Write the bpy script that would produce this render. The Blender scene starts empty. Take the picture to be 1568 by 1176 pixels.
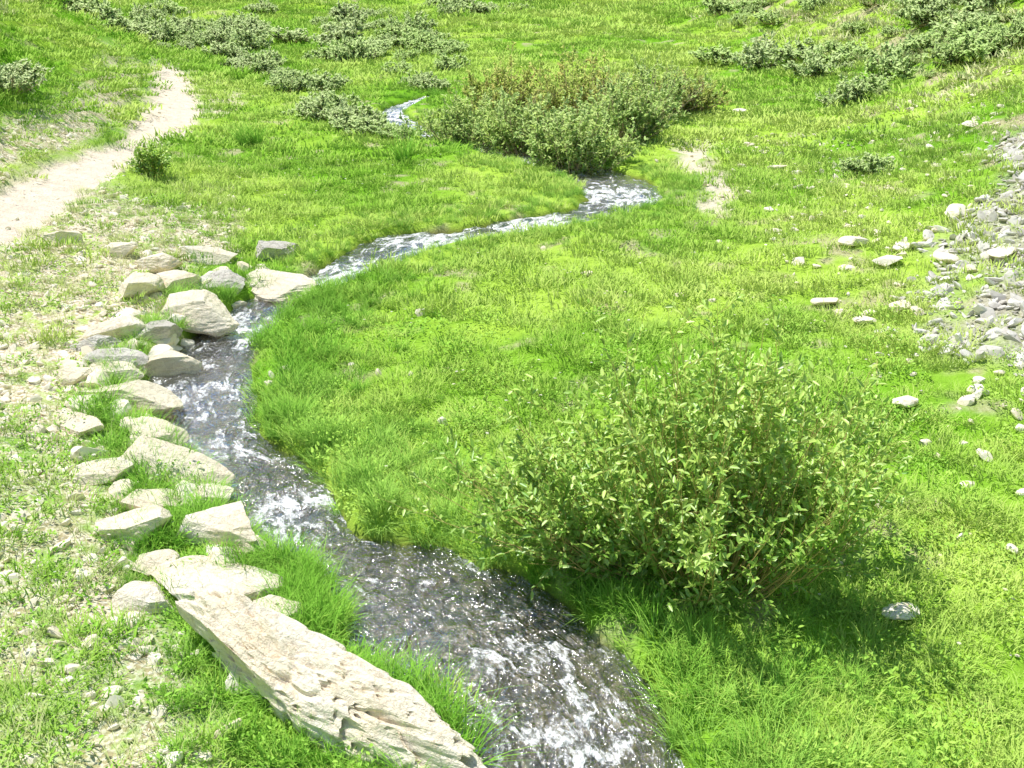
import bpy, numpy as np, math, random
from mathutils import Vector, Matrix
rng=np.random.default_rng(7); random.seed(7)
scene=bpy.context.scene
def sstep(a,b,x):
    t=np.clip((x-a)/(b-a),0,1); return t*t*(3-2*t)
# ---------------------------------------------------------------- noise
def _h(n):
    n=n&0xffffffff; n=((n^(n>>13))*1274126177)&0xffffffff
    return ((n^(n>>16))&0xffff)/65535.0
def vn2(x,y,s=0):
    ix=np.floor(x).astype(np.int64);iy=np.floor(y).astype(np.int64)
    fx=x-ix;fy=y-iy;fx=fx*fx*(3-2*fx);fy=fy*fy*(3-2*fy)
    g=lambda a,b:_h((a+5000)*374761393+(b+5000)*668265263+s*98245)
    return (g(ix,iy)*(1-fx)+g(ix+1,iy)*fx)*(1-fy)+(g(ix,iy+1)*(1-fx)+g(ix+1,iy+1)*fx)*fy
def fbm(x,y,s=0,o=4):
    r=0;a=.5;t=0
    for i in range(o): r=r+a*vn2(x*2**i+i*7.3,y*2**i-i*3.1,s+i);t+=a;a*=.5
    return r/t-.5
def vn3(p,s=0):
    i=np.floor(p).astype(np.int64);f=p-i;f=f*f*(3-2*f);r=0
    for dx in(0,1):
        for dy in(0,1):
            for dz in(0,1):
                w=(f[:,0] if dx else 1-f[:,0])*(f[:,1] if dy else 1-f[:,1])*(f[:,2] if dz else 1-f[:,2])
                r=r+w*_h((i[:,0]+dx+900)*374761393+(i[:,1]+dy+900)*668265263+(i[:,2]+dz+900)*2147483647+s*98245)
    return r-.5
# ---------------------------------------------------------------- land shape
def softp(d,k=0.5): return k*np.logaddexp(0,d/k)
def floor(y):
    q=np.clip(y-25,0,60); return 0.03*y+0.0012*q*q+np.maximum(y-85,0)*0.15
YL=[-20,0,3,5,7,9,12,16,25,40,60,300];XL=[0,-.2,-1.1,-2.0,-3.0,-3.0,-3.2,-4.2,-6.5,-12,-18,-60]
YR=[-20,3,8,12,18,24,28,35,45,60,300];XR=[5,4.5,4,4.2,5.5,6,5.5,5,6,9,60]
TL=[(-5.0,3),(-5.4,7),(-5.8,10.24),(-6.1,11.68),(-6.15,12.84),(-6.15,14.34),(-6.1,15.75),(-6.9,18.97),(-7.5,21.57),(-8.3,23.84),(-8.9,26),(-9.8,28)]
TR=[(-4.2,3),(-4.7,7),(-5.0,8.95),(-5.1,9.9),(-5.2,11.14),(-5.2,12.55),(-5.35,15.06),(-5.45,17.93),(-5.95,20.06),(-7.2,24.0),(-8.3,26),(-9.6,28)]
def base(x,y):
    dl=np.interp(y,YL,XL)-x; dr=x-np.interp(y,YR,XR)
    z=floor(y)+0.2*softp(dl,.3)+0.34*softp(dl-5,.8)+0.26*softp(dr,.6)+0.42*softp(dr-2.0,1.0)
    xp=np.interp(y,[p[1] for p in TL],[p[0] for p in TL])
    z=z+0.45*np.clip(softp(xp-x-.12,.1),0,2.4)*sstep(32,24,y)
    return z
Ls=[(.4,-20),(.4,-3),(.1,1.5),(-.12,3),(-.15,3.54),(-.22,3.85),(-.61,4.15),(-.75,4.33),(-.89,4.67),(-1.1,5.08),(-1.51,5.19),(-1.69,5.69),(-2.08,6.2),(-2.48,6.59),(-2.79,7.12),(-3.01,7.75),(-2.91,8.46),(-2.75,9.12),(-2.64,9.57),(-2.33,9.96),(-2.05,10.5),(-1.83,11.21),(-1.53,11.87),(-1.08,12.1),(-.67,12.12),(-.2,12.52),(.56,12.86),(1.04,13.26),(1.19,14.16),(1.1,14.8),(.76,15.4),(.17,16.23),(-.37,16.95),(-1.08,17.9),(-1.73,18.75),(-2.32,19.84),(-2.66,20.8),(-2.48,22.0),(-1.95,23.3)]
Rs=[(1.3,-20),(1.3,-3),(.9,1.5),(.68,3),(.65,3.54),(.64,3.9),(.48,4.13),(.3,4.38),(.2,4.67),(-.25,5.01),(-.57,5.19),(-1.07,5.25),(-1.2,5.69),(-1.41,6.11),(-1.95,6.69),(-2.08,7.12),(-2.28,7.88),(-2.35,8.46),(-2.31,9.12),(-2.2,9.67),(-1.82,10.17),(-1.42,10.85),(-1.09,11.34),(-.66,11.75),(-.11,12.03),(.63,12.4),(1.34,13.0),(1.88,13.6),(2.05,14.54),(1.74,15.18),(1.19,15.85),(.39,16.75),(-.27,17.44),(-.99,18.38),(-1.64,19.15),(-2.04,20.12),(-2.36,21.0),(-2.3,21.9),(-1.9,23.3)]
CL=[(.85,-20),(.85,-3),(.5,1.5),(.28,3),(.25,3.6),(.05,4.1),(-.3,4.5),(-.7,4.95),(-1.28,5.25),(-1.45,5.7),(-1.75,6.2),(-2.2,6.65),(-2.45,7.1),(-2.65,7.8),(-2.63,8.46),(-2.53,9.1),(-2.4,9.6),(-2.1,10.1),(-1.73,10.7),(-1.45,11.3),(-1.05,11.85),(-.4,12.1),(.2,12.5),(.95,12.95),(1.5,13.5),(1.6,14.3),(1.4,15),(.97,15.6),(.3,16.5),(-.3,17.2),(-1.05,18.15),(-1.7,18.95),(-2.2,20),(-2.5,21),(-2.35,22.2),(-1.65,23.7),(-.9,25.5),(-.75,28),(-1.5,32)]
def chaikin(P,n=2):
    P=np.array(P,float)
    for _ in range(n):
        Q=np.roll(P,-1,0); P=np.stack([P*.75+Q*.25,P*.25+Q*.75],1).reshape(-1,2)
    return P
def sdpoly(x,y,P):
    out=np.full(x.shape,9e9); ins=np.zeros(x.shape,bool)
    A=P;B=np.roll(P,-1,0)
    for (ax,ay),(bx,by) in zip(A,B):
        dx=bx-ax;dy=by-ay;L=dx*dx+dy*dy+1e-12
        t=np.clip(((x-ax)*dx+(y-ay)*dy)/L,0,1)
        out=np.minimum(out,(x-ax-t*dx)**2+(y-ay-t*dy)**2)
        if ay!=by: ins^=((ay>y)!=(by>y))&(x<(bx-ax)*(y-ay)/(by-ay)+ax)
    d=np.sqrt(out); return np.where(ins,-d,d)
def dseg(x,y,P):
    out=np.full(x.shape,9e9)
    for (ax,ay),(bx,by) in zip(P[:-1],P[1:]):
        dx=bx-ax;dy=by-ay;L=dx*dx+dy*dy
        t=np.clip(((x-ax)*dx+(y-ay)*dy)/L,0,1)
        out=np.minimum(out,(x-ax-t*dx)**2+(y-ay-t*dy)**2)
    return np.sqrt(out)
STREAM=chaikin(Ls+Rs[::-1]); TRAIL=chaikin(TL+TR[::-1],1)
def zwater(y): return floor(y)-0.08
def steps(a,b,f):
    r=[a]
    while r[-1]<b: r.append(r[-1]+f(r[-1]))
    return np.array(r)
gx=steps(0,170,lambda v:0.05 if v<5.5 else 0.05+(v-5.5)*0.045); gx=np.concatenate([-gx[:0:-1],gx])
gy=np.concatenate([np.arange(-20,2.4,.4),steps(2.4,320,lambda v:0.05 if v<14 else 0.05*(v/14)**1.35)])
GX,GY=np.meshgrid(gx,gy)
near=(GX>-6)&(GX<6)&(GY<34)
SD=np.full(GX.shape,3.0); SD[near]=np.minimum(3.0,sdpoly(GX[near],GY[near],STREAM))
NW=fbm(GX*2.6,GY*2.6,55,3)
SD=np.where(SD<2.9,SD-.04-.05*sstep(9,13,GY)+.05*sstep(20,22.5,GY)+.15*NW,SD)
tr=(GX>-13)&(GX<-3)&(GY>1)&(GY<31)
SP=np.full(GX.shape,3.0); SP[tr]=np.minimum(3.0,sdpoly(GX[tr],GY[tr],TRAIL))
N1=fbm(GX*1.1,GY*1.1,1);N2=fbm(GX*5,GY*5,9,3);N3=fbm(GX*.35,GY*.35,21,3);N5=fbm(GX*.5+9,GY*.5,88,4);N6=fbm(GX*2.2,GY*2.2,91,4)
PATH=sstep(.06,-.12,SP+N2*.35+N1*.25)
PATH=np.maximum(PATH,sstep(.6,.1,dseg(GX,GY,[(-15.6,39.5),(-14.2,41.2),(-12.8,42.5)])+N1*.4))
DIRT=.85*sstep(.42,.14,dseg(GX,GY,[(3.25,17.7),(2.8,15.9),(3.0,14.6),(2.7,13.1)])+N2*.5+N1*.15)
SCREE=sstep(1.0,.3,dseg(GX,GY,[(4.3,8.0),(5.2,10.2),(7.2,12.8)])+N1*1.4+N2*.6)
DLg=np.interp(GY,YL,XL)-GX
BANK=sstep(-.1,.5,DLg+N1*.9)*sstep(14.0,11.0,GY)*(1-.68*sstep(.4,1.4,DLg+N1*2)*sstep(7,4.5,GY))
BANK=np.maximum(BANK,sstep(.0,.25,np.where(SP<2.9,SP,0))*(GX<-5.5)*sstep(1.1,.5,SP+N2*.6)*sstep(27,22,GY))
BANK=BANK*(1-PATH)
DRg=GX-np.interp(GY,YR,XR)
RIGHTDRY=sstep(.5,3,DRg)*sstep(.02,.2,N6+N1*.4)
B=base(GX,GY)+(.11*N1+.04*N2)*(1-PATH*.8)+.6*N3*sstep(20,45,GY)+SCREE*.1*(.5+N2)
B=B-PATH*.06-DIRT*.06
ZW=zwater(GY)
under=ZW-0.03-.10*sstep(0,.2,-SD)+.05*N2
outw=sstep(-.01,.11+.1*(N1+.5),SD)
Z=np.where(SD<0,under,under*(1-outw)+B*outw)
Z=Z+.02*sstep(.1,.2,SD)*sstep(.6,.25,SD)*sstep(12,8,GY)
LUSH=sstep(1.6,.3,SD+N1*1.2)*(DLg<.3)
def lookup(arr,x,y):
    i=np.clip(np.searchsorted(gx,x)-1,0,len(gx)-2);j=np.clip(np.searchsorted(gy,y)-1,0,len(gy)-2)
    fx=(x-gx[i])/(gx[i+1]-gx[i]);fy=(y-gy[j])/(gy[j+1]-gy[j])
    return (arr[j,i]*(1-fx)+arr[j,i+1]*fx)*(1-fy)+(arr[j+1,i]*(1-fx)+arr[j+1,i+1]*fx)*fy
def gz(x,y): return float(lookup(Z,np.array([x]),np.array([y]))[0])
# ---------------------------------------------------------------- mesh utils
def mesh_np(name,V,F,mats,smooth=True,attrs=None,matidx=None):
    me=bpy.data.meshes.new(name)
    V=np.asarray(V,np.float32);me.vertices.add(len(V));me.vertices.foreach_set('co',V.ravel())
    n=len(F);k=F.shape[1];me.loops.add(n*k);me.polygons.add(n)
    me.loops.foreach_set('vertex_index',F.ravel().astype(np.int32))
    me.polygons.foreach_set('loop_start',np.arange(0,n*k,k,dtype=np.int32))
    me.polygons.foreach_set('use_smooth',np.full(n,smooth))
    if matidx is not None: me.polygons.foreach_set('material_index',np.asarray(matidx,np.int32))
    for m in mats: me.materials.append(m)
    for k,v in (attrs or {}).items():
        a=me.attributes.new(k,'FLOAT','POINT');a.data.foreach_set('value',np.asarray(v,np.float32).ravel())
    me.update();me.validate();return me
def link(name,me,loc=(0,0,0),rot=(0,0,0)):
    o=bpy.data.objects.new(name,me);o.location=loc;o.rotation_euler=rot;scene.collection.objects.link(o);return o
# ---------------------------------------------------------------- node utils
class NT:
    def __init__(s,name):
        s.m=bpy.data.materials.new(name);s.m.use_nodes=True;s.t=s.m.node_tree;s.t.nodes.clear();s.out=s.n('ShaderNodeOutputMaterial')
    def n(s,typ,ins=None,**kw):
        nd=s.t.nodes.new(typ)
        for k,v in kw.items(): setattr(nd,k,v)
        for k,v in (ins or {}).items():
            if isinstance(v,bpy.types.NodeSocket): s.t.links.new(v,nd.inputs[k])
            else: nd.inputs[k].default_value=v
        return nd
    def noise(s,vec,scale,detail=4,rough=.6,dist=0):
        return s.n('ShaderNodeTexNoise',{'Vector':vec,'Scale':scale,'Detail':detail,'Roughness':rough,'Distortion':dist}).outputs[0]
    def ramp(s,f,a,b,c0=0,c1=1):
        return s.n('ShaderNodeMapRange',{0:f,1:a,2:b,3:c0,4:c1}).outputs[0]
    def mix(s,f,a,b,bt='MIX'):
        nd=s.n('ShaderNodeMix',data_type='RGBA',blend_type=bt)
        for k,v in((0,f),(6,a),(7,b)):
            if isinstance(v,bpy.types.NodeSocket): s.t.links.new(v,nd.inputs[k])
            else: nd.inputs[k].default_value=v if k==0 else (*v,1)
        return nd.outputs[2]
    def math(s,op,a,b=0): return s.n('ShaderNodeMath',{0:a,1:b},operation=op).outputs[0]
    def attr(s,name,typ='GEOMETRY'): return s.n('ShaderNodeAttribute',attribute_name=name,attribute_type=typ).outputs['Fac']
    def pos(s): return s.n('ShaderNodeNewGeometry').outputs['Position']
    def end(s,sock): s.t.links.new(sock,s.out.inputs[0]);return s.m
def foliage(name,dark,light,alt,trans=.22,gloss=.0,alt_amt=.8,inst=True,gr=.45,up=1.0):
    t=NT(name)
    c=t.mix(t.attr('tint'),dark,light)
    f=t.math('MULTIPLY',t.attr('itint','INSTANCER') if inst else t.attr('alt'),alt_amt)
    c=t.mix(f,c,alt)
    # soft leaf normals (blend of the blade's own normal and the canopy's upward normal)
    nn=t.n('ShaderNodeNewGeometry').outputs['Normal']
    ad=t.n('ShaderNodeVectorMath',{0:nn,1:(0,0,up)},operation='ADD').outputs[0]
    nm=t.n('ShaderNodeVectorMath',{0:ad},operation='NORMALIZE').outputs[0]
    d=t.n('ShaderNodeBsdfDiffuse',{'Color':c,'Normal':nm}).outputs[0]
    tr_=t.n('ShaderNodeBsdfTranslucent',{'Color':c}).outputs[0]
    a=t.n('ShaderNodeMixShader',{0:trans,1:d,2:tr_}).outputs[0]
    if gloss:
        g=t.n('ShaderNodeBsdfGlossy',{'Color':(1,1,1,1),'Roughness':gr}).outputs[0]
        a=t.n('ShaderNodeMixShader',{0:gloss,1:a,2:g}).outputs[0]
    return t.end(a)
# ---------------------------------------------------------------- materials
def ground_mat():
    t=NT('meadow_ground');P=t.pos()
    n2=t.noise(P,7,3);n3=t.noise(P,40,3)
    g=t.mix(t.attr('lowf'),(.20,.44,.03),(.42,.62,.08))
    g=t.mix(t.ramp(n2,.45,.75,0,.5),g,(.10,.22,.01))
    soil=t.mix(t.ramp(n3,.35,.65),(.38,.30,.18),(.66,.58,.42))
    g=t.mix(t.attr('soil'),g,soil)
    bank=t.math('MULTIPLY',t.attr('bank'),t.ramp(n2,.38,.52,.25,1))
    stone=t.mix(t.ramp(n3,.42,.58),(.50,.40,.25),(.92,.84,.67))
    c=t.mix(bank,g,stone)
    scr=t.mix(t.ramp(n3,.35,.6),(.26,.24,.18),(.56,.53,.44))
    c=t.mix(t.math('MULTIPLY',t.attr('scree'),.8),c,scr)
    pc=t.mix(t.ramp(n2,.35,.65),(.74,.62,.50),(.88,.77,.64))
    pc=t.mix(t.ramp(n3,.52,.68,0,.6),pc,(.52,.42,.31))
    c=t.mix(t.attr('path'),c,pc)
    sd=t.attr('sd')
    vo=t.n('ShaderNodeTexVoronoi',{'Vector':P,'Scale':15.0,'Randomness':1.0})
    bed=t.mix(t.n('ShaderNodeSeparateColor',{0:vo.outputs['Color']}).outputs[0],(.10,.08,.05),(.48,.42,.32))
    bed=t.mix(t.ramp(n2,.4,.6,0,.7),bed,(.24,.19,.11))
    c=t.mix(t.ramp(sd,.10,.02,0,.75),c,(.10,.08,.03))
    c=t.mix(t.ramp(sd,0,-.05),c,bed)
    b=t.n('ShaderNodeBump',{'Strength':.7,'Distance':.03,'Height':t.math('ADD',n3,n2)}).outputs[0]
    return t.end(t.n('ShaderNodeBsdfDiffuse',{'Color':c,'Normal':b}).outputs[0])
def water_mat():
    t=NT('stream_water')
    mp=t.n('ShaderNodeCombineXYZ',{0:t.math('MULTIPLY',t.attr('fs'),.65),1:t.attr('fn'),2:0.0}).outputs[0]
    n1=t.noise(mp,7,3,.6,.9);n2=t.noise(mp,26,3,.6,.5)
    hgt=t.math('ADD',n1,t.math('MULTIPLY',n2,.34))
    b=t.n('ShaderNodeBump',{'Strength':1.0,'Distance':.09,'Height':hgt}).outputs[0]
    tr_=t.n('ShaderNodeBsdfTransparent',{'Color':(.88,.89,.86,1)}).outputs[0]
    murk=t.n('ShaderNodeBsdfDiffuse',{'Color':(.40,.40,.37,1),'Normal':b}).outputs[0]
    under=t.n('ShaderNodeMixShader',{0:.12,1:tr_,2:murk}).outputs[0]
    gl=t.n('ShaderNodeBsdfGlossy',{'Color':(1,1,1,1),'Roughness':.09,'Normal':b}).outputs[0]
    fr=t.n('ShaderNodeFresnel',{'IOR':1.5,'Normal':b}).outputs[0]
    fr=t.math('MINIMUM',t.math('ADD',t.math('MULTIPLY',fr,2.4),.05),1.0)
    w=t.n('ShaderNodeMixShader',{0:fr,1:under,2:gl}).outputs[0]
    fm=t.math('MULTIPLY',t.attr('foam_sheen'),.21)
    v1=t.math('ADD',t.noise(mp,7,3,.55,1.0),fm)
    v2=t.noise(mp,42,5,.75,.5)
    fo=t.ramp(t.math('ADD',v1,t.math('MULTIPLY',v2,.75)),1.02,1.18)
    foam_sheen=t.n('ShaderNodeBsdfDiffuse',{'Color':(.95,.96,.96,1),'Normal':b}).outputs[0]  # white shared by real whitewater and the painted sky sheen upstream
    return t.end(t.n('ShaderNodeMixShader',{0:t.math('MULTIPLY',fo,.92),1:w,2:foam_sheen}).outputs[0])
def rock_mat(name,a,b,c,bump=.6,full=True):
    t=NT(name);W=t.pos()
    n2=t.noise(W,12,6 if full else 2,.7)
    if full:
        n1=t.noise(W,2.5,2);col=t.mix(t.ramp(n1,.35,.65),a,b)
    else: col=a
    col=t.mix(t.ramp(n2,.54,.76),col,c)
    oi=t.n('ShaderNodeObjectInfo').outputs['Random']
    col=t.mix(t.ramp(oi,0,1,0,.7),col,b)
    hh=n2
    if full:
        n3=t.noise(W,60,3,.7)
        mp=t.n('ShaderNodeMapping',{'Vector':W,'Rotation':(.5,.3,.2),'Scale':(1,1,4)}).outputs[0]
        cr=t.noise(mp,5,5,.7)
        crk=t.ramp(t.math('ABSOLUTE',t.math('SUBTRACT',cr,.5)),0,.010,0,1)
        col=t.mix(t.ramp(crk,0,1,.4,0),col,(.3,.22,.13))
        hh=t.math('ADD',t.math('ADD',n2,t.math('MULTIPLY',n3,.4)),t.math('MULTIPLY',crk,.12))
    b_=t.n('ShaderNodeBump',{'Strength':bump,'Distance':.06 if full else .02,'Height':hh}).outputs[0]
    return t.end(t.n('ShaderNodeBsdfDiffuse',{'Color':col,'Normal':b_,'Roughness':.1}).outputs[0])
def bark_mat(name,c0): 
    t=NT(name);return t.end(t.n('ShaderNodeBsdfDiffuse',{'Color':t.mix(t.attr('alt'),c0,tuple(v*.55 for v in c0))}).outputs[0])
M_ground=ground_mat();M_water=water_mat()
M_lime=rock_mat('limestone',(.97,.90,.76),(.94,.82,.62),(.80,.62,.40),.65)
M_grey=rock_mat('grey_rock',(.86,.82,.74),(.70,.65,.57),(.42,.37,.31),.8)
M_peb=rock_mat('gravel_stone',(.96,.89,.75),(.82,.69,.50),(.64,.51,.35),.3,False)
M_scr=rock_mat('scree_stone',(.84,.81,.74),(.48,.44,.38),(.40,.36,.31),.3,False)
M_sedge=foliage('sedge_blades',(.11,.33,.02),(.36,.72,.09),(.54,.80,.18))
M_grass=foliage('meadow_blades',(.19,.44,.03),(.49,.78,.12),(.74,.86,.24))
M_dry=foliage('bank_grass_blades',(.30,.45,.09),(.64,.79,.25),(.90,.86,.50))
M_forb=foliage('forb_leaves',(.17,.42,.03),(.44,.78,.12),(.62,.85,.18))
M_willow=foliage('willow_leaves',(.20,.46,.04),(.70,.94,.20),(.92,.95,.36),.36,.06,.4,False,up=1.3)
M_wgrey=foliage('grey_willow_leaves',(.36,.56,.15),(.74,.90,.40),(.68,.84,.18),.4,.0,.7,False,up=1.8)
M_wyel=foliage('yellow_willow_leaves',(.36,.54,.10),(.78,.92,.26),(.82,.56,.28),.4,.0,.7,False,up=1.8)
M_sage=foliage('sagebrush_leaves',(.48,.62,.27),(.84,.94,.54),(.58,.82,.25),.4,.0,.6,up=2.5)
M_stem=bark_mat('willow_stems',(.70,.56,.22))
M_twig=bark_mat('grey_twigs',(.68,.52,.38))
M_flow=foliage('flower_petals',(.8,.8,.7),(.9,.9,.82),(.85,.8,.4))
# ---------------------------------------------------------------- terrain
ny,nx=GX.shape
idx=np.arange(ny*nx).reshape(ny,nx)
F=np.stack([idx[:-1,:-1],idx[:-1,1:],idx[1:,1:],idx[1:,:-1]],-1).reshape(-1,4)
V=np.stack([GX,GY,Z],-1).reshape(-1,3)
link('meadow_ground',mesh_np('meadow_ground',V,F,[M_ground],True,{'sd':SD,'path':np.clip(PATH+DIRT,0,1),'bank':BANK,'scree':SCREE,'lowf':sstep(-.15,.15,N5),'soil':np.clip(.75*sstep(.10,.26,N6)+.8*RIGHTDRY,0,.9)}))
# ---------------------------------------------------------------- water
def flow_coords(x,y):
    P=np.array(CL,float)
    for _ in range(2):
        P=np.concatenate([P[:1],np.stack([P[:-1]*.75+P[1:]*.25,P[:-1]*.25+P[1:]*.75],1).reshape(-1,2),P[-1:]])
    best=np.full(x.shape,9e9);fs=np.zeros(x.shape);fn=np.zeros(x.shape);acc=0
    for (ax,ay),(bx,by) in zip(P[:-1],P[1:]):
        dx=bx-ax;dy=by-ay;Ln=math.hypot(dx,dy)+1e-9
        t=np.clip(((x-ax)*dx+(y-ay)*dy)/Ln**2,0,1);d=(x-ax-t*dx)**2+(y-ay-t*dy)**2
        k=d<best;best=np.where(k,d,best);fs=np.where(k,acc+t*Ln,fs);sg=((x-ax)*dy-(y-ay)*dx)/Ln;fn=np.where(k,sg,fn);acc+=Ln
    return fs,fn
def water_part(x0,x1,y0,y1,st):
    X,Y=np.meshgrid(np.arange(x0,x1,st),np.arange(y0,y1+st*.5,st))
    s=lookup(SD,X.ravel(),Y.ravel()).reshape(X.shape)
    fs=np.zeros(X.shape);fn=np.zeros(X.shape);k=s<.2;fs[k],fn[k]=flow_coords(X[k],Y[k])
    zz=zwater(Y)+.045*fbm(fs*4.5,fn*4,31,3)+.018*fbm(fs*14,fn*14,37,2)
    foam_sheen=np.full(X.shape,.0)
    for fx,fy,r,a in [(-1.42,5.5,.38,1.15),(.05,4.25,.3,.8),(.3,3.6,.45,1.0),(-2.0,6.5,.4,.6),(-2.5,7.4,.5,.75),(-2.5,8.9,.6,.9),(-1.9,10.4,.8,1.2),(-1.0,11.8,.8,1.2),(.3,12.6,.8,1.2),(1.5,14.0,.8,1.2),(.5,16.2,1,1.1),(-.9,18.2,1.2,1.1),(-2.2,20.6,1.6,1.2),(-2.2,22.8,1.6,1.2),(-.8,4.9,.3,.3)]:  # upstream spots also paint the sky's white sheen; downstream ones are whitewater
        foam_sheen=np.maximum(foam_sheen,a*np.exp(-((X-fx)**2+(Y-fy)**2)/r**2))
    zz+=foam_sheen*.045*fbm(fs*9,fn*9,44,2)
    k=(s[:-1,:-1]<.07)|(s[1:,1:]<.07)
    id_=np.arange(X.size).reshape(X.shape)
    f=np.stack([id_[:-1,:-1],id_[:-1,1:],id_[1:,1:],id_[1:,:-1]],-1)[k]
    u,inv=np.unique(f.ravel(),return_inverse=True)
    return np.stack([X,Y,zz],-1).reshape(-1,3)[u],inv.reshape(-1,4),foam_sheen.ravel()[u],fs.ravel()[u],fn.ravel()[u]
a=water_part(-3.4,1.8,-1,9.0,.03);b=water_part(-3.4,2.6,9.0,33,.06)
cat=lambda i:np.concatenate([a[i],b[i]])
link('stream_water',mesh_np('stream_water',cat(0),np.concatenate([a[1],b[1]+len(a[0])]),[M_water],True,{'foam_sheen':cat(2),'fs':cat(3),'fn':cat(4)}))
# ---------------------------------------------------------------- rocks
import bmesh
def ico(sub):
    bm=bmesh.new();bmesh.ops.create_icosphere(bm,subdivisions=sub,radius=1)
    v=np.array([q.co[:] for q in bm.verts]);f=np.array([[w.index for w in q.verts] for q in bm.faces]);bm.free();return v,f
ICO={k:ico(k) for k in(2,3,5,6)}
def rock_geo(size,seed,sub=5,cuts=9,rough=.05,pit=0,dr=(.45,.8),bend=0):
    r=np.random.default_rng(seed);v,f=ICO[sub];v=v.copy()
    ns=r.normal(size=(cuts,3));ns[0]=[.1,.05,1];ns/=np.linalg.norm(ns,axis=1)[:,None]
    ds=r.uniform(*dr,cuts)
    for _ in range(3):
        for n,d in zip(ns,ds):
            q=v@n-d;v=v-np.outer(np.maximum(q,0),n)
    v=v/np.abs(v).max(0)
    d=vn3(v*2.2+seed,seed)*rough*2+vn3(v*6+seed,seed+1)*rough+vn3(v*15+seed,seed+2)*rough*.5
    if sub>4: # bedding ledges
        q=v[:,2]*5+vn3(v*2+seed,seed+7)*2.;d=d+.045*(np.abs((q%1)-.5)-.25)
    if pit: d=d-pit*np.clip(vn3(v*np.array([14,5,5])+seed,seed+5)-.10,0,1)-pit*.6*np.clip(vn3(v*np.array([30,11,11])+seed,seed+6)-.15,0,1)
    v=v*(1+d)[:,None]
    v=v*np.array(size)/2
    if bend: v[:,1]+=bend*((v[:,0]/(size[0]/2))**2-.5);v[:,2]*=1-.25*(v[:,0]/(size[0]/2))
    return v,f
def rock(name,x,y,size,rotz,seed,mat,tilt=(0,0),sink=.3,sub=5,**kw):
    v,f=rock_geo(size,seed,sub,**kw)
    return link(name,mesh_np(name,v,f,[mat],False),(x,y,gz(x,y)+size[2]*(.5-sink)),(tilt[0],tilt[1],math.radians(rotz)))
rock('limestone_boulder',-.95,3.78,(1.85,.44,.50),-34,19,M_lime,(-.02,.03),.40,6,cuts=12,rough=.10,pit=.75,dr=(.62,.92),bend=.07)
R_=[(-1.62,4.62,(.72,.46,.34),-15,3,M_lime),(-1.24,4.36,(.30,.24,.26),10,5,M_lime),(-1.76,5.14,(.66,.44,.42),-8,8,M_lime),
(-2.2,5.15,(.46,.42,.32),20,12,M_lime),(-1.98,5.62,(.84,.36,.18),-20,13,M_lime),(-2.26,5.92,(.80,.46,.32),-14,14,M_lime),
(-2.95,7.0,(.80,.44,.30),5,17,M_lime),(-3.15,6.5,(.66,.24,.13),-22,18,M_lime),(-3.2,7.55,(.5,.4,.3),5,19,M_grey),
(-2.95,7.95,(.86,.54,.40),-5,21,M_lime),(-2.98,8.85,(.98,.62,.5),-25,22,M_lime),(-3.62,10.0,(.60,.46,.40),0,23,M_lime),
(-3.3,9.55,(.55,.42,.38),30,24,M_lime),(-2.42,9.95,(1.4,.66,.36),-34,25,M_lime),(-2.95,9.75,(.55,.42,.34),10,26,M_grey),
(-2.62,11.0,(.55,.4,.30),15,27,M_grey),(-4.7,10.35,(.5,.4,.34),40,28,M_lime),(-1.98,10.35,(.36,.26,.24),0,29,M_lime),
(-3.45,8.35,(.6,.42,.34),50,30,M_lime),(-3.6,9.2,(.6,.44,.34),70,31,M_lime),(-2.5,6.3,(.62,.40,.22),-40,32,M_lime),(-2.62,5.75,(.42,.3,.24),0,33,M_lime),(-2.75,6.72,(.5,.32,.18),-30,34,M_lime),(-2.0,4.8,(.3,.26,.2),0,35,M_lime),(-3.3,10.6,(.6,.32,.24),15,36,M_lime),(-1.5,5.0,(.3,.26,.22),15,38,M_lime),
(-3.45,7.25,(.4,.3,.2),30,39,M_lime),(-3.5,7.9,(.4,.3,.24),0,41,M_grey),(-3.1,8.35,(.46,.38,.3),0,42,M_grey),(-4.1,10.2,(.36,.3,.24),20,43,M_lime),(-1.95,4.45,(.34,.28,.22),10,44,M_lime),(-3.1,7.35,(.5,.34,.22),-20,48,M_lime),(-2.2,5.45,(.4,.3,.22),0,49,M_lime)]
for i,(x,y,s,rz,sd_,m) in enumerate(R_): rock('bank_rock',x,y,(s[0]*1.06,s[1],s[2]*.8),rz+random.uniform(-12,12),sd_,m,(random.uniform(-.1,.3),random.uniform(-.2,.2)),.36,5,cuts=14,rough=.06)
for i,(x,y,s) in enumerate([(3.8,10.9,.34),(3.9,10.1,.38),(3.0,9.17,.28),(3.23,8.7,.22),(2.95,6.95,.26),(.78,10.2,.16),(2.06,4.45,.2),(4.07,15.3,.24),(4.5,20.4,.3),(6.6,14.8,.3),(4.2,10.6,.3),(4.4,9.9,.3),(3.6,8.9,.3),(5.0,11.2,.4),(4.8,9.6,.35)]):
    rock('meadow_stone',x,y,(s*1.15,s*.75,s*.3),random.uniform(0,90),60+i,M_peb,(0,0),.05,3,cuts=8,rough=.04)
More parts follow.
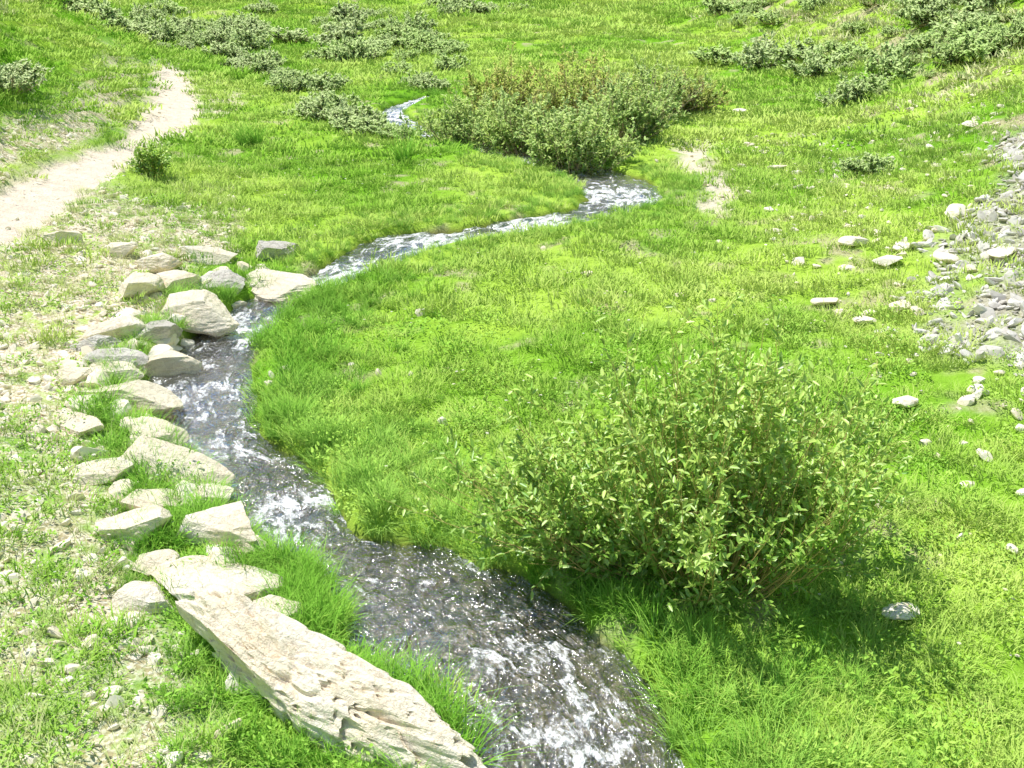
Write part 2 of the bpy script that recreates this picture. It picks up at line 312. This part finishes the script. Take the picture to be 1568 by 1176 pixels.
# ---------------------------------------------------------------- template makers
def coll(name,meshes):
    c=bpy.data.collections.new(name)
    for i,m in enumerate(meshes): c.objects.link(bpy.data.objects.new(f'{name}_{i:02d}',m))
    return c
def tuft(name,n,rad,h,w,bend,mat,seed,spread=.35,segs=3):
    r=np.random.default_rng(seed)
    a=r.uniform(0,2*np.pi,n);rr=rad*np.sqrt(r.random(n));bx=rr*np.cos(a);by=rr*np.sin(a)
    a2=a+r.normal(0,.9,n);H=h*r.uniform(.35,1.15,n);le=r.uniform(.1,1,n)*spread;bd=bend*r.uniform(.2,1.2,n)
    dx=np.cos(a2);dy=np.sin(a2);px=-dy;py=dx;tw=r.uniform(-.8,.8,n)
    px,py=px*np.cos(tw)-py*np.sin(tw),px*np.sin(tw)+py*np.cos(tw)
    V=[];T=[];rb=r.uniform(-.25,.25,n)
    for k in range(segs+1):
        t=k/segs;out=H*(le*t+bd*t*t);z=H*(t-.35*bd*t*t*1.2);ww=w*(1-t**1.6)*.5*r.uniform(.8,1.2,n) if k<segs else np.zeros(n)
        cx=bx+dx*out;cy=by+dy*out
        V.append(np.stack([cx-px*ww,cy-py*ww,z],-1));V.append(np.stack([cx+px*ww,cy+py*ww,z],-1));T+= [np.clip(t*.8+.1+rb,0,1)]*2  # tips paler yellow-green; darker bases paint the shade between blades
    V=np.stack(V,1);m=2*(segs+1);T=np.stack(T,1)
    o=(np.arange(n)*m)[:,None];F=[]
    for k in range(segs): F.append(o+np.array([2*k,2*k+1,2*k+3,2*k+2]))
    V=V.reshape(-1,3);V[:,2]-=.01
    return mesh_np(name,V,np.concatenate(F),[mat],True,{'tint':T.ravel()})
def leaves_geo(P,D,Nn,Ln,W):
    D=D/np.linalg.norm(D,axis=1)[:,None];S=np.cross(D,Nn);S/=np.linalg.norm(S,axis=1)[:,None]+1e-9;U=np.cross(S,D)
    Ln=Ln[:,None];W=W[:,None]
    v=[P,P+D*Ln*.3+S*W*.5+U*W*.25,P+D*Ln*.68+S*W*.42+U*W*.1,P+D*Ln-U*W*.3,P+D*Ln*.68-S*W*.42+U*W*.1,P+D*Ln*.3-S*W*.5+U*W*.25]
    V=np.stack(v,1).reshape(-1,3);o=(np.arange(len(P))*6)[:,None]
    F=np.concatenate([o+np.array([0,1,2,3]),o+np.array([0,3,4,5])]);return V,F
def forb(name,n,rad,ln,w,mat,seed,hh=.05):
    r=np.random.default_rng(seed);a=r.uniform(0,6.283,n);rr=rad*np.sqrt(r.random(n))
    P=np.stack([rr*np.cos(a),rr*np.sin(a),r.uniform(0,hh,n)],-1)
    D=np.stack([np.cos(a+r.normal(0,1,n)),np.sin(a+r.normal(0,1,n)),r.uniform(.1,1.0,n)],-1)
    N=r.normal(0,.4,(n,3))+[0,0,1]
    V,F=leaves_geo(P,D,N,ln*r.uniform(.6,1.2,n),w*r.uniform(.7,1.2,n))
    return mesh_np(name,V,F,[mat],True,{'tint':np.repeat(r.random(n),6)})
def tube(pts,rad,V,F,base):
    pts=np.array(pts);n=len(pts)
    for i in range(n):
        d=pts[min(i+1,n-1)]-pts[max(i-1,0)];d=d/(np.linalg.norm(d)+1e-9)
        s=np.cross(d,[.3,.9,.2]);s/=np.linalg.norm(s)+1e-9;u=np.cross(d,s)
        for k in range(3):
            a=k*2.0944;V.append(pts[i]+rad[i]*(math.cos(a)*s+math.sin(a)*u))
    for i in range(n-1):
        for k in range(3):
            a=base+i*3+k;b=base+i*3+(k+1)%3;F.append((a,b,b+3,a+3))
    return base+n*3
def bush_mesh(name,rx,ry,h,nst,twigs,lpt,ll,lw,mats,seed,r0=.007,dome=.5,upright=.5,bare=.0,baser=.25,lobes=None,shoots=0):
    r=np.random.default_rng(seed);V=[];F=[];base_=0;LP=[];LD=[];LA=[]
    for s in range(nst+shoots):
        sh_=s>=nst
        a=r.uniform(0,6.283);q=math.sqrt(r.random())
        cx=cy=0;sx,sy,sh=rx,ry,h
        if lobes and r.random()<lobes[0]: cx,cy,sx,sy,sh=lobes[1:]
        lump=1+.22*math.sin(3*a+seed)+.12*math.sin(5*a+2*seed)
        tip=np.array([cx+sx*q*lump*math.cos(a),cy+sy*q*lump*math.sin(a),sh*(1-dome*q*q)*r.uniform(.6,1.15)*(1.22 if sh_ else 1)])
        b=np.array([tip[0]*baser+r.normal(0,.05),tip[1]*baser+r.normal(0,.05),-.03])
        n=7;pts=[];wob=r.normal(0,.03*h,3)
        for i in range(n):
            t=i/(n-1);p=b+(tip-b)*np.array([t**.85,t**.85,t**(1+.3*upright*(q-.3))])+wob*math.sin(t*5)*t;pts.append(p)
        base_=tube(pts,[r0*(1-.8*i/(n-1)) for i in range(n)],V,F,base_)
        isbare=r.random()<bare; sa=r.random()**2
        for k in range(4 if sh_ else twigs):
            t=r.uniform(.2,.98);j=min(int(t*(n-1)),n-2);f=t*(n-1)-j;p0=pts[j]*(1-f)+pts[j+1]*f
            tg=pts[j+1]-pts[j];tg/=np.linalg.norm(tg)
            d=tg*r.uniform(.3,1.2)+r.normal(0,.55,3)+np.array([0,0,.35*upright]);d/=np.linalg.norm(d)
            L=h*r.uniform(.10,.26);tp=[p0+d*L*u+np.array([0,0,.15*L*u*u]) for u in(0,.5,1)]
            base_=tube(tp,[r0*.35,r0*.25,r0*.1],V,F,base_)
            if isbare and r.random()<.8: continue
            for m in range(lpt):
                u=r.uniform(.1,1);LP.append(p0+d*L*u+np.array([0,0,.15*L*u*u]));LD.append(d*.7+r.normal(0,.6,3)+[0,0,.15]);LA.append(sa*.6+.4*r.random()**3)
    V=np.array(V);nf=len(F);nl=len(LP);LP=np.array(LP);LD=np.array(LD)
    N=r.normal(0,.55,(nl,3))+[0,0,1]
    lv,lf=leaves_geo(LP,LD,N,ll*r.uniform(.5,1.2,nl),lw*r.uniform(.7,1.2,nl))
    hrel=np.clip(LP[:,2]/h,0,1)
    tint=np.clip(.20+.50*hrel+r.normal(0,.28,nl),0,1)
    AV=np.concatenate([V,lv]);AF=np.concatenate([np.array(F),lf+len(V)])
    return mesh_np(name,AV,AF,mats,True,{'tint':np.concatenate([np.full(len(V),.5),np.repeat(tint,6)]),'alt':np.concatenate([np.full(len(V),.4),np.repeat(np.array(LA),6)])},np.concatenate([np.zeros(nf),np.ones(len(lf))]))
# ---------------------------------------------------------------- instancer
def instancer(name,x,y,sc,templ,zoff=0,tilt=.12,z=None,sz=None):
    n=len(x)
    if z is None: z=lookup(Z,x,y)+zoff
    me=bpy.data.meshes.new(name);me.vertices.add(n);me.vertices.foreach_set('co',np.stack([x,y,z],-1).astype(np.float32).ravel())
    rot=np.stack([rng.normal(0,tilt,n),rng.normal(0,tilt,n),rng.uniform(0,6.283,n)],-1)
    if sz is None: sz=sc
    it=np.clip(.5*sstep(-.12,.14,lookup(N5,x,y))+.6*rng.random(n)**1.5-.05+.3*sstep(0,5,x),0,1)
    for k,t,d,key in(('rot','FLOAT_VECTOR',rot,'vector'),('scl','FLOAT_VECTOR',np.stack([sc,sc,sz],-1),'vector'),('itint','FLOAT',it,'value')):
        at=me.attributes.new(k,t,'POINT');at.data.foreach_set(key,np.asarray(d,np.float32).ravel())
    at=me.attributes.new('idx','INT','POINT');at.data.foreach_set('value',rng.integers(0,len(templ.objects),n).astype(np.int32))
    o=link(name,me)
    g=bpy.data.node_groups.new(name,'GeometryNodeTree')
    g.interface.new_socket('Geometry',in_out='INPUT',socket_type='NodeSocketGeometry');g.interface.new_socket('Geometry',in_out='OUTPUT',socket_type='NodeSocketGeometry')
    N=g.nodes.new;i=N('NodeGroupInput');u=N('NodeGroupOutput');p=N('GeometryNodeInstanceOnPoints');c=N('GeometryNodeCollectionInfo')
    c.inputs['Collection'].default_value=templ;c.inputs['Separate Children'].default_value=True;c.inputs['Reset Children'].default_value=True
    p.inputs['Pick Instance'].default_value=True
    def na(nm,dt):
        q=N('GeometryNodeInputNamedAttribute');q.data_type=dt;q.inputs['Name'].default_value=nm;return q.outputs['Attribute']
    er=N('FunctionNodeEulerToRotation');l=g.links.new
    l(na('rot','FLOAT_VECTOR'),er.inputs[0]);l(er.outputs[0],p.inputs['Rotation']);l(na('scl','FLOAT_VECTOR'),p.inputs['Scale']);l(na('idx','INT'),p.inputs['Instance Index'])
    l(i.outputs[0],p.inputs['Points']);l(c.outputs[0],p.inputs['Instance']);l(p.outputs[0],u.inputs[0])
    o.modifiers.new('instances','NODES').node_group=g;return o
def scatter(dens,y0,y1,prob=None,wide=.58,pad=1.0):
    xm=wide*y1+pad;n=int(dens*2*xm*(y1-y0));x=rng.uniform(-xm,xm,n);y=rng.uniform(y0,y1,n)
    k=np.abs(x)<wide*y+pad;x=x[k];y=y[k]
    if prob is not None: k=rng.random(len(x))<prob(x,y);x=x[k];y=y[k]
    return x,y
L=lambda a,x,y:lookup(a,x,y)
def merge(*a): return np.concatenate([q[0] for q in a]),np.concatenate([q[1] for q in a]),np.concatenate([q[2] for q in a])
# ---- grass
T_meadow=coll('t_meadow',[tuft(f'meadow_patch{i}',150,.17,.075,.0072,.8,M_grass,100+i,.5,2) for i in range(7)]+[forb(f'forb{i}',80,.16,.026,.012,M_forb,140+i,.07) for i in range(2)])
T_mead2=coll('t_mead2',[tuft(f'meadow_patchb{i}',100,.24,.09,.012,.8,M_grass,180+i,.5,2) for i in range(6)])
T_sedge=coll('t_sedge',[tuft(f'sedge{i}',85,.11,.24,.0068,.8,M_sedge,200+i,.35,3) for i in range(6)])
T_dry=coll('t_dry',[tuft(f'dry{i}',44,.09,.13,.005,.7,M_dry,300+i,.45,2) for i in range(5)]+[forb(f'dforb{i}',34,.10,.035,.014,M_forb,340+i) for i in range(2)])
T_far=coll('t_far',[tuft(f'far{i}',100,.38,.10,.026,.7,M_grass,400+i,.5,2) for i in range(5)])
T_fard=coll('t_fard',[tuft(f'fard{i}',80,.36,.13,.025,.7,M_dry,450+i,.5,2) for i in range(4)])
def bare(x,y): return np.clip(L(PATH,x,y)+L(DIRT,x,y)+L(SCREE,x,y)*.65+L(RIGHTDRY,x,y)*.5,0,1)
N4=fbm(GX*1.7,GY*1.7,77,3)
def hillf(x,y):
    dr=x-np.interp(y,YR,XR);dl=np.interp(y,YL,XL)-x
    return np.clip(np.maximum(sstep(.5,3,dr),sstep(3.5,6,dl)),0,1)
p_mead=lambda x,y:(L(SD,x,y)>.17)*(1-bare(x,y))*(1-.8*L(BANK,x,y))*(1-.45*hillf(x,y))*(1-.75*sstep(.13,.26,L(N4,x,y)))
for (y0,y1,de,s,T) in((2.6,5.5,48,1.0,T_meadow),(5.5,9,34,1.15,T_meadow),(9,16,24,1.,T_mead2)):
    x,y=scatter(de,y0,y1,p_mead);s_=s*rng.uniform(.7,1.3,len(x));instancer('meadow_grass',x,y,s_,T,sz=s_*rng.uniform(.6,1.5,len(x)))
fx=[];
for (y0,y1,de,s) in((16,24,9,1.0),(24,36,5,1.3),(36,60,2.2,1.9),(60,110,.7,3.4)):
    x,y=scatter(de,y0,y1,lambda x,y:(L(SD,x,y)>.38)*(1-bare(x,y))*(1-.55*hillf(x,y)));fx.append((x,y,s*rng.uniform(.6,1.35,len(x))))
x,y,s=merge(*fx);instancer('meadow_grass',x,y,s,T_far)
fx=[]
for (y0,y1,de,s) in((16,24,9,1.0),(24,36,5,1.3),(36,60,2.2,1.9),(60,110,.7,3.4)):
    x,y=scatter(de,y0,y1,lambda x,y:.6*hillf(x,y)*(1-bare(x,y)));fx.append((x,y,s*rng.uniform(.6,1.3,len(x))))
x,y,s=merge(*fx);instancer('hillside_grass',x,y,s,T_fard)
p_sed=lambda x,y:(L(SD,x,y)>.06)*(L(LUSH,x,y)**1.2*.85+sstep(.3,.07,L(SD,x,y))*.5*(1-L(BANK,x,y)))*(1-bare(x,y))
fx=[]
for (y0,y1,de,s) in((2.6,7,90,.85),(7,10,60,.85),(10,16,50,.5),(16,26,22,.6)):
    x,y=scatter(de,y0,y1,p_sed);sdv=L(SD,x,y);fx.append((x,y,s*rng.uniform(.5,1.15,len(x))*(1-.35*sstep(.3,1.2,sdv))))
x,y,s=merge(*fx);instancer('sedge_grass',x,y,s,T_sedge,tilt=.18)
x,y=scatter(65,2.6,14,lambda x,y:(L(SD,x,y)>.08)*np.maximum(L(BANK,x,y),.55*(np.interp(y,YL,XL)-x>.2))*(1-bare(x,y))*(.35+.65*sstep(-.15,.1,L(N4,x,y))));instancer('bank_grass',x,y,rng.uniform(.5,1.2,len(x)),T_dry)
x,y=scatter(24,4,17,lambda x,y:hillf(x,y)*.8*(x>0)*(1-.8*bare(x,y)));instancer('hillside_grass',x,y,rng.uniform(.8,1.6,len(x)),T_dry)
T_tall=coll('t_tall',[tuft(f'tall{i}',90,.07,.46,.008,.7,M_sedge,500+i,.45,5) for i in range(3)])
c=np.array([(-.30,3.66,.75),(-.22,3.45,.8),(-.45,3.9,.6),(-1.7,15.9,1.4),(-4.32,17.3,1.4),(-4.5,17.2,1.2),(.75,3.6,.5)]);instancer('tall_grass_clump',c[:,0],c[:,1],c[:,2],T_tall)
q=400;xx=rng.uniform(-1.5,-.75,q);yy=rng.uniform(4.2,5.05,q);k=(L(SD,xx,yy)>.03)&(L(SD,xx,yy)<.45);m_=min(45,k.sum());instancer('sedge_grass',xx[k][:m_],yy[k][:m_],rng.uniform(.5,.8,m_),T_sedge)
# ---- stones
T_peb=coll('t_peb',[mesh_np(f'pebble{i}',*rock_geo((1,.8,.5),700+i,2,7,.03),[M_peb],False) for i in range(6)])
T_rub=coll('t_rub',[mesh_np(f'rubble{i}',*rock_geo((1,.75,.45),760+i,3,9,.06),[M_peb],False) for i in range(6)])
T_scr=coll('t_scr',[mesh_np(f'scree{i}',*rock_geo((1,.6,.3),720+i,2,8,.03),[M_scr],False) for i in range(6)])
def sizes(n,a,b,p=2.5): return a+(b-a)*rng.random(n)**p
x,y=scatter(280,2.6,15,lambda x,y:(L(SD,x,y)>.0)*np.clip(L(BANK,x,y)*.75+.008,0,1)*(1-L(PATH,x,y)));instancer('bank_gravel',x,y,sizes(len(x),.018,.13,3.5),T_peb,tilt=.5)
x,y=scatter(36,3,12,lambda x,y:(L(SD,x,y)>-.05)*(np.interp(y,YL,XL)-x>-.5)*sstep(1.0,.0,L(SD,x,y)));instancer('bank_rubble',x,y,sizes(len(x),.09,.34,1.7),T_rub,tilt=.4)
x,y=scatter(260,6,15,lambda x,y:L(SCREE,x,y));instancer('scree_rocks',x,y,sizes(len(x),.04,.24,2.8),T_scr,zoff=.01,tilt=.5)
x,y=scatter(20,4,18,lambda x,y:sstep(2.0,4.5,x)*(1-L(SCREE,x,y)));instancer('meadow_stones',x,y,sizes(len(x),.03,.18,3),T_peb,tilt=.4,zoff=.015)
x,y=scatter(40,7,26,lambda x,y:np.maximum(L(PATH,x,y)*.5,L(DIRT,x,y)));instancer('trail_pebbles',x,y,sizes(len(x),.01,.09,3),T_peb,tilt=.4)
M_wet=rock_mat('wet_stone',(.50,.43,.32),(.30,.25,.17),(.20,.16,.11),.3,False)
x,y=scatter(190,2.6,14,lambda x,y:L(SD,x,y)<-.03);instancer('streambed_pebbles',x,y,sizes(len(x),.02,.16,2.6),coll('t_bed',[mesh_np(f'bedstone{i}',*rock_geo((1,.8,.38),740+i,2,7,.03),[M_wet],False) for i in range(4)]),tilt=.3)
# ---- shrubs
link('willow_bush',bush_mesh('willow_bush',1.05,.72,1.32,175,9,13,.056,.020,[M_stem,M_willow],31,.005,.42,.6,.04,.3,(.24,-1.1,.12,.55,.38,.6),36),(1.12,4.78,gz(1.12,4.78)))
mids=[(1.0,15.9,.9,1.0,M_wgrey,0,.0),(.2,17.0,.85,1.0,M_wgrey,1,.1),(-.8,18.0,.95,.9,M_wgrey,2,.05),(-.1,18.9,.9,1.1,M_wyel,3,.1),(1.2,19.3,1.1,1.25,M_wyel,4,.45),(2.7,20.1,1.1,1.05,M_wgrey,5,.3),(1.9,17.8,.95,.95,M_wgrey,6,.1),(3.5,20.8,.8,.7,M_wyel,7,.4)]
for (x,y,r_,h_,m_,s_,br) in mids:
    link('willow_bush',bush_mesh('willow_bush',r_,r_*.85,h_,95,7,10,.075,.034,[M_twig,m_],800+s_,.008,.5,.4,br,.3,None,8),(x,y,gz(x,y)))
link('leafy_shrub',bush_mesh('leafy_shrub',.28,.25,.5,26,6,8,.06,.03,[M_stem,M_willow],820,.005,.4,.6,0,.3),(-4.9,13.75,gz(-4.9,13.75)))
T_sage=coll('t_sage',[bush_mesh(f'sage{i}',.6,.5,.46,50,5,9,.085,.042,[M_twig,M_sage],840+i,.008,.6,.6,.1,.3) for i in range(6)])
S=[(-2.63,18.38,.9),(-2.09,17.9,.6),(-2.9,18.9,.9),(-3.37,20.12,.9),(-3.8,21.3,.9),(-4.22,23.66,.9),(-5.18,24.72,.9),(-6.49,27.09,1),(-8.14,29.54,1.1),(-1.63,27.78,1.0),(-2.88,26.5,.8),(-1.9,24.0,.8),(-2.2,24.6,.7),(6.17,26.0,1.5),(5.41,27.5,1.4),(6.78,23.2,1.3),(7.5,23.6,1.2),(7.07,25.2,1.4),(6.37,19.6,.9),(6.9,19.9,.9),(4.96,14.0,.7),(-2.87,32.17,1.3),(-3.9,32.3,1.4),(-5.51,33.83,1.4),(-8.04,32.16,1.3),(-7.08,33.83,1.4),(-11.36,29.09,1.4),(-12.06,28.29,1.4),(-11.8,29.6,1.5),(-7.3,14.93,.8),(-7.4,15.66,.8),(-6.9,12.6,.6),(-7.2,13.5,.7),(-11.16,24.01,1),(-10.6,23.2,.9),(-1.14,42.6,1.4),(6.97,35.3,1.4),(-12.5,26.5,1.3),(-11.5,26,1.3),(-6.7,11.6,.5),(9,21,1.3),(9.8,21.8,1.4),(10.4,21,1.2),(9.4,24,1.5)]
S=np.array(S)
bx,by=scatter(1.4,19,34,lambda x,y:sstep(1.4,.3,dseg(x,y,[(-11,31),(-7.5,28),(-4.2,23),(-2.7,18.8)]))*.7)
b2,c2=scatter(.9,29,50,lambda x,y:sstep(1.5,-2.,x)*sstep(.0,.12,fbm(x*.3,y*.3,5,2))*(dseg(x,y,[(-15.6,39.5),(-12.8,42.5)])>1.2))
b3,c3=scatter(3.4,14,55,lambda x,y:(x>0)*sstep(.8,4,x-np.interp(y,YR,XR))*sstep(-.08,.1,fbm(x*.5,y*.5,15,2)))
b4,c4=scatter(.9,17,60,lambda x,y:(x<0)*sstep(4,7,np.interp(y,YL,XL)-x)*.8*(L(SP,x,y)>.8)*(dseg(x,y,[(-15.6,39.5),(-12.8,42.5)])>1.2))
b5,c5=scatter(.15,50,110)
X=np.concatenate([S[:,0],bx,b2,b3,b4,b5]);Y=np.concatenate([S[:,1],by,c2,c3,c4,c5])
SC=np.concatenate([S[:,2],rng.uniform(.4,.9,len(bx)),rng.uniform(.6,1.4,len(b2)),.3+1.0*rng.random(len(b3))**1.8,rng.uniform(.5,1.2,len(b4)),rng.uniform(1,2.2,len(b5))])
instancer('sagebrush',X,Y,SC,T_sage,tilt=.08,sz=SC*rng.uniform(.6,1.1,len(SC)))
fl=[]
for i in range(3):
    r=np.random.default_rng(900+i);n=7;a=np.arange(n)*6.283/n
    P=np.tile([0,0,.09],(n,1));D=np.stack([np.cos(a),np.sin(a),np.full(n,.3)],-1);v,f=leaves_geo(P,D,np.tile([0,0,1.],(n,1)),np.full(n,.012),np.full(n,.008))
    fl.append(mesh_np(f'fl{i}',v,f,[M_flow],True,{'tint':np.full(len(v),.5)}))
x,y=scatter(9,3,16,lambda x,y:(L(SD,x,y)>.3)*sstep(-.05,.15,fbm(x*.8,y*.8,66,2)));instancer('meadow_flowers',x,y,rng.uniform(.7,1.3,len(x)),coll('t_flow',fl))
# ---------------------------------------------------------------- light
sv=Vector((-.34,.24,1.0)).normalized()
sun=bpy.data.lights.new('sun','SUN');sun.energy=5;sun.angle=math.radians(.5);sun.color=(1,.97,.91)
so=bpy.data.objects.new('sun',sun);so.rotation_euler=(-sv).to_track_quat('-Z','Y').to_euler();scene.collection.objects.link(so)
w=bpy.data.worlds.new('World');scene.world=w;w.use_nodes=True;nt=w.node_tree
sk=nt.nodes.new('ShaderNodeTexSky');sk.sky_type='NISHITA';sk.sun_disc=False;sk.sun_elevation=math.asin(sv.z);sk.sun_rotation=math.atan2(sv.x,sv.y)%(2*math.pi);sk.altitude=1500
nt.links.new(sk.outputs[0],nt.nodes['Background'].inputs[0]);nt.nodes['Background'].inputs[1].default_value=.15
scene.view_settings.view_transform='Standard';scene.view_settings.look='None';scene.view_settings.exposure=0
cd=bpy.data.cameras.new('camera');cd.lens=36/2/.51;cd.sensor_width=36;cd.clip_end=1000;cd.clip_start=.05
co=bpy.data.objects.new('camera',cd);co.location=(0,0,3.3);co.rotation_euler=(math.radians(90-22.5),0,0);scene.collection.objects.link(co);scene.camera=co
